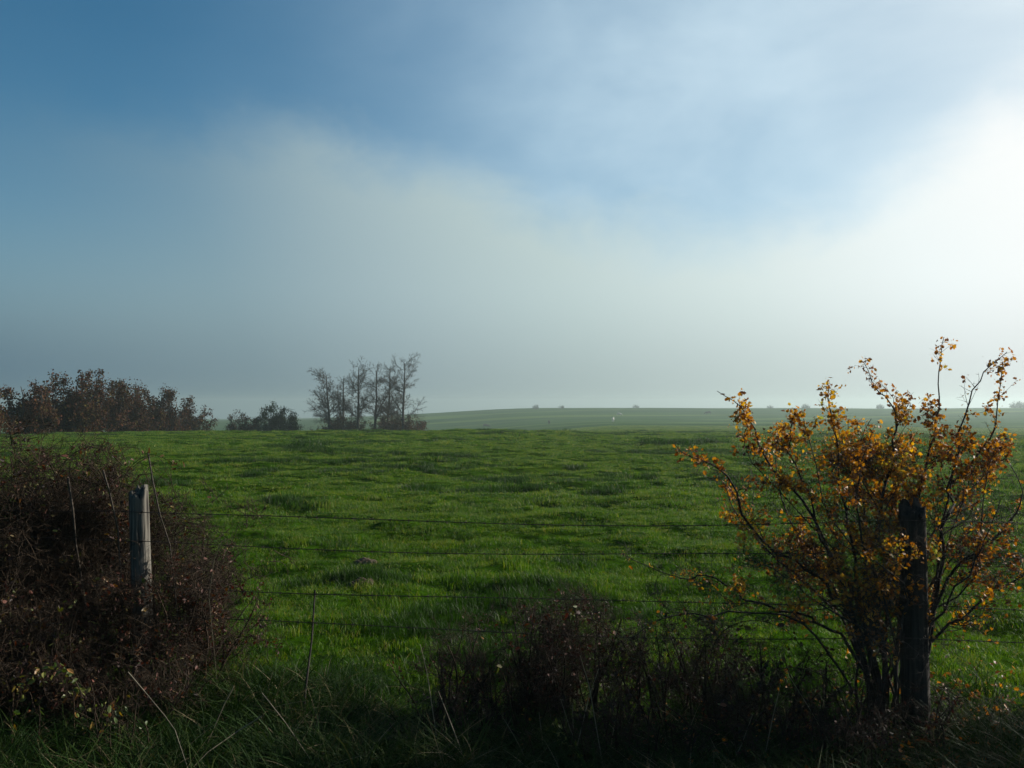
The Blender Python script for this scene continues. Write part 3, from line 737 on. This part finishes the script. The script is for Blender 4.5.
# ------------------------------------------------------------------ distant shrubs
def far_shrub(name, label, cat, px, Y, wpx, hpx, seed, mat, group, twig=True, dens=1.0, boxy=1.0):
    """a hedgerow bush far down the field: limbs, twigs and a crown of leaf clumps"""
    rng = random.Random(seed)
    x = (px-512)/F*Y; w = wpx/F*Y; z0 = H(x, Y)
    top = P(px, 405-hpx, Y).z; h = top-z0
    E = empty(name, (x, Y, z0), label, cat, group)
    S = [dict(kids=2.6, ratio=.46, ang=50, wob=.12, trop=.05, t0=.1, rr=.55, cap=h*.55, step=.4, tap=.6),
         dict(kids=4.5, ratio=.45, ang=48, wob=.18, trop=.02, rr=.6, step=.25, sites=7*dens, leaf_from=1),
         dict(kids=5, ratio=.5, ang=52, wob=.2, trop=.02, rr=.6, step=.2, sites=10*dens, leaf_from=1),
         dict(kids=0, ratio=.3, ang=60, wob=.2, trop=.0, sites=9*dens, leaf_from=1, rmin=.012, step=.2)]
    T = [Tubes() for _ in range(4)]; sites = []
    for k in range(max(9, int(w*3.4))):
        u = rng.uniform(-1, 1)
        L = h*(rng.uniform(.82, .94) if rng.random() < .5 else rng.uniform(.25, .75))*(1-.42*abs(u)**2.6*boxy)
        dr = Vector((u*.25+rng.gauss(0, .12), rng.gauss(0, .2), 1))
        bx = x+u*w*.34; by = Y+rng.uniform(-1, 1)*w*.2
        pts = wander(Vector((bx, by, H(bx, by)-.1)), dr, L, 7, rng, .10, Vector((0, 0, .02)))
        along(T, sites, pts, [.08*(1-.85*i/7)+.012 for i in range(8)], L, 0, rng, S)
    g = np.random.default_rng(seed+1); n = int(w*h*46*dens)
    v = g.normal(size=(n, 3)); v /= np.linalg.norm(v, axis=1)[:, None]; v[:, 2] = np.abs(v[:, 2])
    q = g.random(n)**.42*(.80+.42*vn(v[:, 0]*2.2+seed, v[:, 2]*2.2+v[:, 1], 71)+.22*vn(v[:, 0]*6+seed, v[:, 2]*6+v[:, 1]*2, 72))
    cx = x+v[:, 0]*q*w*.52; cy = Y+v[:, 1]*q*w*.4; cz = height(cx, cy)+v[:, 2]*q*h*.98
    keep = g.random(n) < .62+1.5*vn(cx*1.3+cy, cz*1.3, 73)
    sites += [Vector(t) for t in zip(cx[keep], cy[keep], cz[keep])]
    tw = Tubes(); tw.rec = T[0].rec+T[1].rec+T[2].rec+T[3].rec
    link('branches', tw.mesh('branches', 3), M['far_bark'], E)
    leaves_at('crown', sites, M[mat], E, .125, seed, per=4, jit=.17, tmpl='quad', tb=(.1, .9), up=.3)
    print(name, px, 'h', round(h, 1), 'sites', len(sites))
HG = 'autumn hedgerow bushes beyond the crest of the field'
fs = [
 (-16, 52, 55, 27, 'bush at the far left edge, cut by the picture edge, with a thin rusty top', 201, 'far_brown', 1),
 (28, 62, 50, 31, 'low brown hedgerow bush between the left edge and the tallest bush', 202, 'far_brown', 1),
 (62, 66, 62, 46, 'tallest dark hedgerow bush, ragged on its left side', 203, 'far_brown', 1),
 (95, 72, 50, 41, 'reddish brown hedgerow bush just right of the tallest one', 204, 'far_brown', 1),
 (132, 80, 54, 33, 'brown hedgerow bush in the middle of the left row', 205, 'far_brown', 1),
 (160, 88, 50, 22, 'low brown hedgerow bush sloping towards the right end of the row', 206, 'far_brown', 1),
 (186, 98, 44, 8, 'lowest rusty bush at the right end of the left row', 207, 'far_brown', 1),
 (243, 112, 42, -4, 'low red-brown bush in the gap between hedgerow and dark green bush', 208, 'far_brown', 1),
 (277, 112, 48, 5, 'rounded dark green bush left of the group of bare trees', 209, 'far_green', 1),
 (340, 118, 62, -5, 'thin brown undergrowth bush under the left bare trees', 210, 'far_brown', 1),
 (398, 118, 62, -2, 'brown undergrowth bush under the right bare trees', 211, 'far_brown', .9),
]
for px, Y, w, hp, lab, sd, mt, dn in fs:
    far_shrub('hedgerow_bush', lab, 'bush', px, Y, w*1.1, hp, sd, mt, HG, dens=dn)

# bare trees
S_TREE = [dict(kids=4.2, ratio=.30, ang=56, wob=.04, trop=.03, t0=.22, rr=.36, cap=10.5, step=.6, flat=.85, tap=.40),
          dict(kids=5.5, ratio=.45, ang=42, wob=.12, trop=.05, rr=.55, step=.3, sites=2.0, leaf_from=1),
          dict(kids=7.5, ratio=.5, ang=42, wob=.14, trop=.03, rr=.6, step=.25, sites=2.5, leaf_from=1),
          dict(kids=0, ratio=.3, ang=45, wob=.15, trop=.02, sites=3, leaf_from=1, rmin=.013, step=.2)]
trees = [(334, 117, 38, 1.3, 'leftmost bare tree, leaning its wide branches to the left'),
         (348, 120, 36, .85, 'second bare tree from the left, short and forked'),
         (362, 116, 47, 1.0, 'third bare tree from the left, with a thin high tip'),
         (378, 119, 44, 1.0, 'fourth bare tree, forked low above the undergrowth'),
         (391, 121, 48, .8, 'slim fifth bare tree close behind the rightmost one'),
         (407, 116, 52, 1.05, 'rightmost and tallest bare tree with branches reaching right')]
for i, (px, Y, hp, spread, lab) in enumerate(trees):
    rng = random.Random(300+i)
    x = (px-4-512)/F*Y; z0 = H(x, Y); h = (P(px, 405-hp, Y).z-z0)*.90
    E = empty('bare_tree', (x, Y, z0), lab, 'tree', 'bare trees standing together beyond the crest')
    T = [Tubes() for _ in range(4)]; sites = []
    S = [dict(s) for s in S_TREE]; S[0]['ratio'] = .33*spread
    pts = wander(Vector((x, Y, z0-.2)), Vector((rng.gauss(0, .03), rng.gauss(0, .03), 1)), h, 14, rng, .018, Vector((0, 0, .03)))
    along(T, sites, pts, [.20*(1-.86*k/14)+.02 for k in range(15)], h, 0, rng, S)
    if i in (1, 3):
        b = pts[4]
        p2 = wander(b, Vector((.45 if i == 3 else -.4, .1, 1)), h*.62, 9, rng, .05, Vector((0, 0, .05)))
        along(T, sites, p2, [.10*(1-.88*k/9)+.013 for k in range(10)], h*.62, 0, rng, S)
    link('trunk', T[0].mesh('trunk', 7), M['far_bark'], E)
    tw = Tubes(); tw.rec = T[1].rec+T[2].rec+T[3].rec
    link('crown', tw.mesh('crown', 3), M['far_bark'], E)
    leaves_at('last_leaves', sites, M['far_brown'], E, .05, 300+i, jit=.06, tmpl='quad')
    print('tree', i, 'h', round(h, 1), len(sites))

# bushes on the far ridge
ridge = [(536, 560, 8, 1.2, 'very faint misty bush on the far ridge left of the middle', 401), (561, 560, 9, .4, 'faint flat bush on the far ridge near the middle', 402),
         (636, 540, 7, 1.8, 'small round bush on the far ridge right of the middle', 403), (770, 540, 8, .6, 'tiny bush on the far ridge above the left end of the hawthorn', 404),
         (805, 540, 11, 1.8, 'small wide bush on the far ridge behind the hawthorn', 405), (880, 545, 10, 2, 'low bush on the far ridge left of the tallest hawthorn shoot', 406),
         (1018, 560, 18, 5, 'misty group of shrubbery on the far ridge at the right edge', 407)]
for px, Y, w, hp, lab, sd in ridge:
    far_shrub('ridge_bush', lab, 'bush', px, Y, w, hp, sd, 'far_green', 'small bushes along the misty ridge', dens=.5)

# ------------------------------------------------------------------ cattle far off
def cow(name, label, px, Y, mat, rz, graze, s=1.0):
    x = (px-512)/F*Y; z0 = H(x, Y)
    me = bpy.data.meshes.new(name)
    hd = [(1.15, 0, 1.0), (1.45, 0, .5), (1.62, 0, .18)] if graze else [(1.15, 0, 1.35), (1.4, 0, 1.55), (1.75, 0, 1.42)]
    V = [(-.75, 0, 1.15), (-.3, 0, 1.08), (.3, 0, 1.05), (.75, 0, 1.12)]+hd
    rr = [(.30, .33), (.36, .40), (.36, .40), (.28, .34), (.17, .2), (.13, .16), (.08, .09)]
    Ed = [(0, 1), (1, 2), (2, 3), (3, 4), (4, 5), (5, 6)]
    for bx, by, at, hock in ((-.78, .2, 0, -.12), (-.78, -.2, 0, -.12), (.62, .18, 3, .02), (.62, -.18, 3, .02)):
        b = len(V); V += [(bx, by, .72), (bx+hock, by, .42), (bx, by, .05)]; rr += [(.15, .15), (.07, .07), (.055, .055)]
        Ed += [(at, b), (b, b+1), (b+1, b+2)]
    b = len(V); V += [(-1.02, 0, 1.15), (-1.06, 0, .6)]; rr += [(.04, .04), (.035, .035)]; Ed += [(0, b), (b, b+1)]
    e = 5
    for sy in (-1, 1):
        b = len(V); V.append((V[e][0]-.08, sy*.2, V[e][2]+.12)); rr.append((.04, .04)); Ed.append((e, b))
    me.from_pydata([(a*s, c*s, d*s) for a, c, d in V], Ed, [])
    o = link(name, me, mat)
    md = o.modifiers.new('skin', 'SKIN')
    for i, r in enumerate(rr): me.skin_vertices[0].data[i].radius = (r[0]*s, r[1]*s)
    me.skin_vertices[0].data[1].use_root = True
    sd = o.modifiers.new('sub', 'SUBSURF'); sd.levels = 1; sd.render_levels = 1
    o.location = (x, Y, z0); o.rotation_euler = (0, 0, rz)
    return tag(o, label, 'cow', 'cattle grazing on the far slope')
def cow_at(label, px, py, mat, rz, graze, s=1.0):
    # walk out from the dip until the far slope reaches that height in the picture
    best = None
    for Y in range(260, 560, 4):
        z = H((px-512)/F*Y, Y); yy = 405+(EYE-z)/Y*F
        if best is None or abs(yy-py) < best[0]: best = (abs(yy-py), Y)
    cow('cow', label, px, best[1], mat, rz, graze, s)
cow_at('dark grazing cow lowest on the far slope, nearest to the bare trees', 486, 428, M['cow_dark'], .2, True, 1.1)
cow_at('small dark cow seen end-on in the middle of the far slope', 549, 424, M['cow_dark'], 1.5, True)
cow_at('dark cow high on the far slope just left of the hawthorn', 708, 415, M['cow_dark'], 3.0, True, 1.2)
cow_at('white cow high on the far slope right of the middle', 619, 416, M['cow_pale'], .3, True)
cow_at('white cow standing below the other white one on the far slope', 613, 422, M['cow_pale'], 1.3, False)

# ------------------------------------------------------------------ air
def haze():
    me = bpy.data.meshes.new('haze'); s = 1575; z0, z1 = -26.0, 12.5
    V = [(x, y, z) for z in (z0, z1) for x, y in ((-s, -s), (s, -s), (s, s), (-s, s))]
    me.from_pydata(V, [], [(0, 3, 2, 1), (4, 5, 6, 7), (0, 1, 5, 4), (1, 2, 6, 5), (2, 3, 7, 6), (3, 0, 4, 7)]); me.update()
    m, nt = mat_new('haze_air')
    pv = nd(nt, 'ShaderNodeVolumePrincipled')
    pv.inputs['Color'].default_value = (.49, .59, .60, 1); pv.inputs['Density'].default_value = .00078; pv.inputs['Anisotropy'].default_value = .5
    out = nd(nt, 'ShaderNodeOutputMaterial'); nt.links.new(pv.outputs[0], out.inputs['Volume'])
    me.materials.append(m)
    tag(link('haze', me), kind='stuff')
haze()

# ------------------------------------------------------------------ sky, fog bank, sun
def world():
    w = bpy.data.worlds.new('World'); scene.world = w; w.use_nodes = True
    nt = w.node_tree; nt.nodes.clear(); L = nt.links
    def val(v):
        n = nt.nodes.new('ShaderNodeValue'); n.outputs[0].default_value = v; return n.outputs[0]
    def mth(op, a, b=None, c=None, clamp=False):
        n = nt.nodes.new('ShaderNodeMath'); n.operation = op; n.use_clamp = clamp
        for i, q in enumerate((a, b, c)):
            if q is None: continue
            if isinstance(q, (int, float)): n.inputs[i].default_value = q
            else: L.new(q, n.inputs[i])
        return n.outputs[0]
    def mrange(v, a, b, c=0., d=1.):
        n = nt.nodes.new('ShaderNodeMapRange'); n.interpolation_type = 'SMOOTHSTEP'
        L.new(v, n.inputs['Value'])
        for k, q in (('From Min', a), ('From Max', b), ('To Min', c), ('To Max', d)):
            if isinstance(q, (int, float)): n.inputs[k].default_value = q
            else: L.new(q, n.inputs[k])
        return n.outputs['Result']
    tc = nt.nodes.new('ShaderNodeTexCoord'); sx = nt.nodes.new('ShaderNodeSeparateXYZ'); L.new(tc.outputs['Generated'], sx.inputs[0])
    X, Y, Z = sx.outputs
    az = mth('MULTIPLY', mth('ARCTAN2', X, Y), 180/math.pi)
    el = mth('MULTIPLY', mth('ARCSINE', Z), 180/math.pi)
    def noise(scale, det, rough=.55, stretch=(1, 1, 1), off=(0, 0, 0)):
        mp = nt.nodes.new('ShaderNodeMapping'); mp.inputs['Scale'].default_value = stretch; mp.inputs['Location'].default_value = off
        L.new(tc.outputs['Generated'], mp.inputs['Vector'])
        n = nt.nodes.new('ShaderNodeTexNoise'); n.inputs['Scale'].default_value = scale; n.inputs['Detail'].default_value = det; n.inputs['Roughness'].default_value = rough
        n.inputs['Distortion'].default_value = .3
        L.new(mp.outputs[0], n.inputs['Vector']); return n.outputs['Fac']
    n1 = noise(3.2, 4, .5); n2 = noise(8, 9, .62, (1, 1, 1.5), (3, 1, 2)); n3 = noise(2.2, 5, .55, (1, 1, 2.2), (.3, 5, 1))
    def curve(v, lo, hi, pts):
        n = nt.nodes.new('ShaderNodeFloatCurve'); t = mrange_lin(v, lo, hi)
        L.new(t, n.inputs['Value']); c = n.mapping.curves[0]
        xs = [((a-lo)/(hi-lo), b) for a, b in pts]
        c.points[0].location = xs[0]; c.points[1].location = xs[-1]
        for q in xs[1:-1]: c.points.new(*q)
        n.mapping.update(); return n.outputs[0]
    def mrange_lin(v, a, b):
        n = nt.nodes.new('ShaderNodeMapRange'); L.new(v, n.inputs['Value']); n.inputs['From Min'].default_value = a; n.inputs['From Max'].default_value = b; return n.outputs['Result']
    # top edge of the fog bank against the compass direction
    edge = mth('MULTIPLY', curve(az, -90, 90, [(-90, .15), (-45, .28), (-30, .40), (-20, .435), (-13, .455), (-6, .42), (0, .365), (7, .305), (14, .285), (20, .30), (25, .36), (30, .44), (45, .6), (90, .5)]), 40)
    edge = mth('ADD', edge, mth('MULTIPLY', mth('SUBTRACT', n1, .5), 5.0))
    edge = mth('ADD', edge, mth('MULTIPLY', mth('SUBTRACT', n2, .5), 6.5))
    bank = mrange(el, mth('ADD', edge, 1.7), mth('SUBTRACT', edge, 4.0))
    # thinner towards the left
    op = curve(az, -90, 90, [(-90, .2), (-45, .12), (-30, .22), (-26, .32), (-20, .52), (-15, .76), (-9, .93), (0, 1.), (90, 1.)])
    low = mrange(el, 13.0, 1.5, 0., 1.0)
    op = mth('ADD', op, mth('MULTIPLY', mth('SUBTRACT', 1.0, op), low))
    bank = mth('MULTIPLY', bank, op)
    # thin high veil, upper right
    vr = mth('MULTIPLY', mrange(az, -26, 10, .06, 1.), mrange(n3, .25, .72, .42, .86))
    vr = mth('MULTIPLY', vr, mrange(el, 60, 26))
    vr2 = mth('MULTIPLY', mrange(az, 12, 34), .45)
    veil = mth('ADD', mth('MULTIPLY', vr, mth('SUBTRACT', 1.0, vr2)), vr2)
    front = mrange(Y, -.3, .3)
    veil = mth('MULTIPLY', veil, front); 
    # glow of lit fog against the angle from the sun
    sd = (math.sin(R(SUN_AZ))*math.cos(R(SUN_EL)), math.cos(R(SUN_AZ))*math.cos(R(SUN_EL)), math.sin(R(SUN_EL)))
    dp = nt.nodes.new('ShaderNodeVectorMath'); dp.operation = 'DOT_PRODUCT'; L.new(tc.outputs['Generated'], dp.inputs[0]); dp.inputs[1].default_value = sd
    ang = mth('MULTIPLY', mth('ARCCOSINE', dp.outputs['Value']), 180/math.pi)
    def col_ramp(v, lo, hi, stops):
        n = nt.nodes.new('ShaderNodeValToRGB'); cr = n.color_ramp
        while len(cr.elements) < len(stops): cr.elements.new(.5)
        for e, (p, c) in zip(cr.elements, stops): e.position = (p-lo)/(hi-lo); e.color = (*c, 1)
        L.new(mrange_lin(v, lo, hi), n.inputs['Fac']); return n.outputs['Color']
    fogc = col_ramp(ang, 0, 180, [(0, (1., 1., .97)), (32, (.99, 1.0, .99)), (40, (.88, .95, .95)), (50, (.68, .79, .78)), (60, (.52, .64, .64)), (70, (.375, .49, .52)), (80, (.235, .345, .395)), (95, (.122, .222, .30)), (180, (.10, .14, .18))])
    veilc = col_ramp(ang, 0, 180, [(0, (1., 1., 1.)), (30, (.90, .98, 1.)), (44, (.70, .86, .95)), (58, (.56, .74, .86)), (72, (.33, .49, .62)), (90, (.20, .33, .46)), (180, (.08, .13, .2))])
    sky = nt.nodes.new('ShaderNodeTexSky'); sky.sky_type = 'NISHITA'; sky.sun_disc = False
    sky.sun_elevation = R(SUN_EL); sky.sun_rotation = R(SUN_AZ); sky.altitude = 200; sky.air_density = 1.0; sky.dust_density = .0; sky.ozone_density = 1.0
    def bg(c, s):
        b = nt.nodes.new('ShaderNodeBackground'); L.new(c, b.inputs['Color']); b.inputs['Strength'].default_value = s; return b.outputs[0]
    def mix(f, a, b):
        m_ = nt.nodes.new('ShaderNodeMixShader'); L.new(f, m_.inputs[0]); L.new(a, m_.inputs[1]); L.new(b, m_.inputs[2]); return m_.outputs[0]
    EXPG = 2**-.8
    hsv = nt.nodes.new('ShaderNodeHueSaturation'); hsv.inputs['Saturation'].default_value = 1.42; hsv.inputs['Hue'].default_value = .49; L.new(sky.outputs[0], hsv.inputs['Color'])
    s = bg(hsv.outputs[0], .050)
    s = mix(veil, s, bg(veilc, EXPG))
    dim = nt.nodes.new('ShaderNodeVectorMath'); dim.operation = 'SCALE'; L.new(fogc, dim.inputs[0]); L.new(mrange(el, -1.0, 8.0, .72, 1.0), dim.inputs['Scale'])
    s = mix(bank, s, bg(dim.outputs[0], EXPG))
    out = nt.nodes.new('ShaderNodeOutputWorld'); L.new(s, out.inputs['Surface'])
world()

sun = bpy.data.lights.new('sun', 'SUN'); sun.energy = 5.0; sun.angle = R(.6); sun.color = (1, .93, .82)
so = bpy.data.objects.new('sun', sun); COL.objects.link(so)
sv = Vector((math.sin(R(SUN_AZ))*math.cos(R(SUN_EL)), math.cos(R(SUN_AZ))*math.cos(R(SUN_EL)), math.sin(R(SUN_EL))))
so.rotation_euler = (-sv).to_track_quat('-Z', 'Y').to_euler()

cam = bpy.data.cameras.new('camera'); cam.sensor_width = 36; cam.lens = F/1024*36; cam.clip_end = 8000; cam.clip_start = .05
co = bpy.data.objects.new('camera', cam); COL.objects.link(co); co.location = (0, 0, EYE); co.rotation_euler = (R(90)+PITCH, 0, 0)
scene.camera = co
scene.view_settings.view_transform = 'Standard'; scene.view_settings.look = 'None'; scene.view_settings.gamma = 1; scene.view_settings.exposure = .8
try:
    scene.cycles.use_denoising = True; scene.cycles.max_bounces = 8; scene.cycles.volume_bounces = 2
    scene.cycles.transparent_max_bounces = 8
except Exception: pass
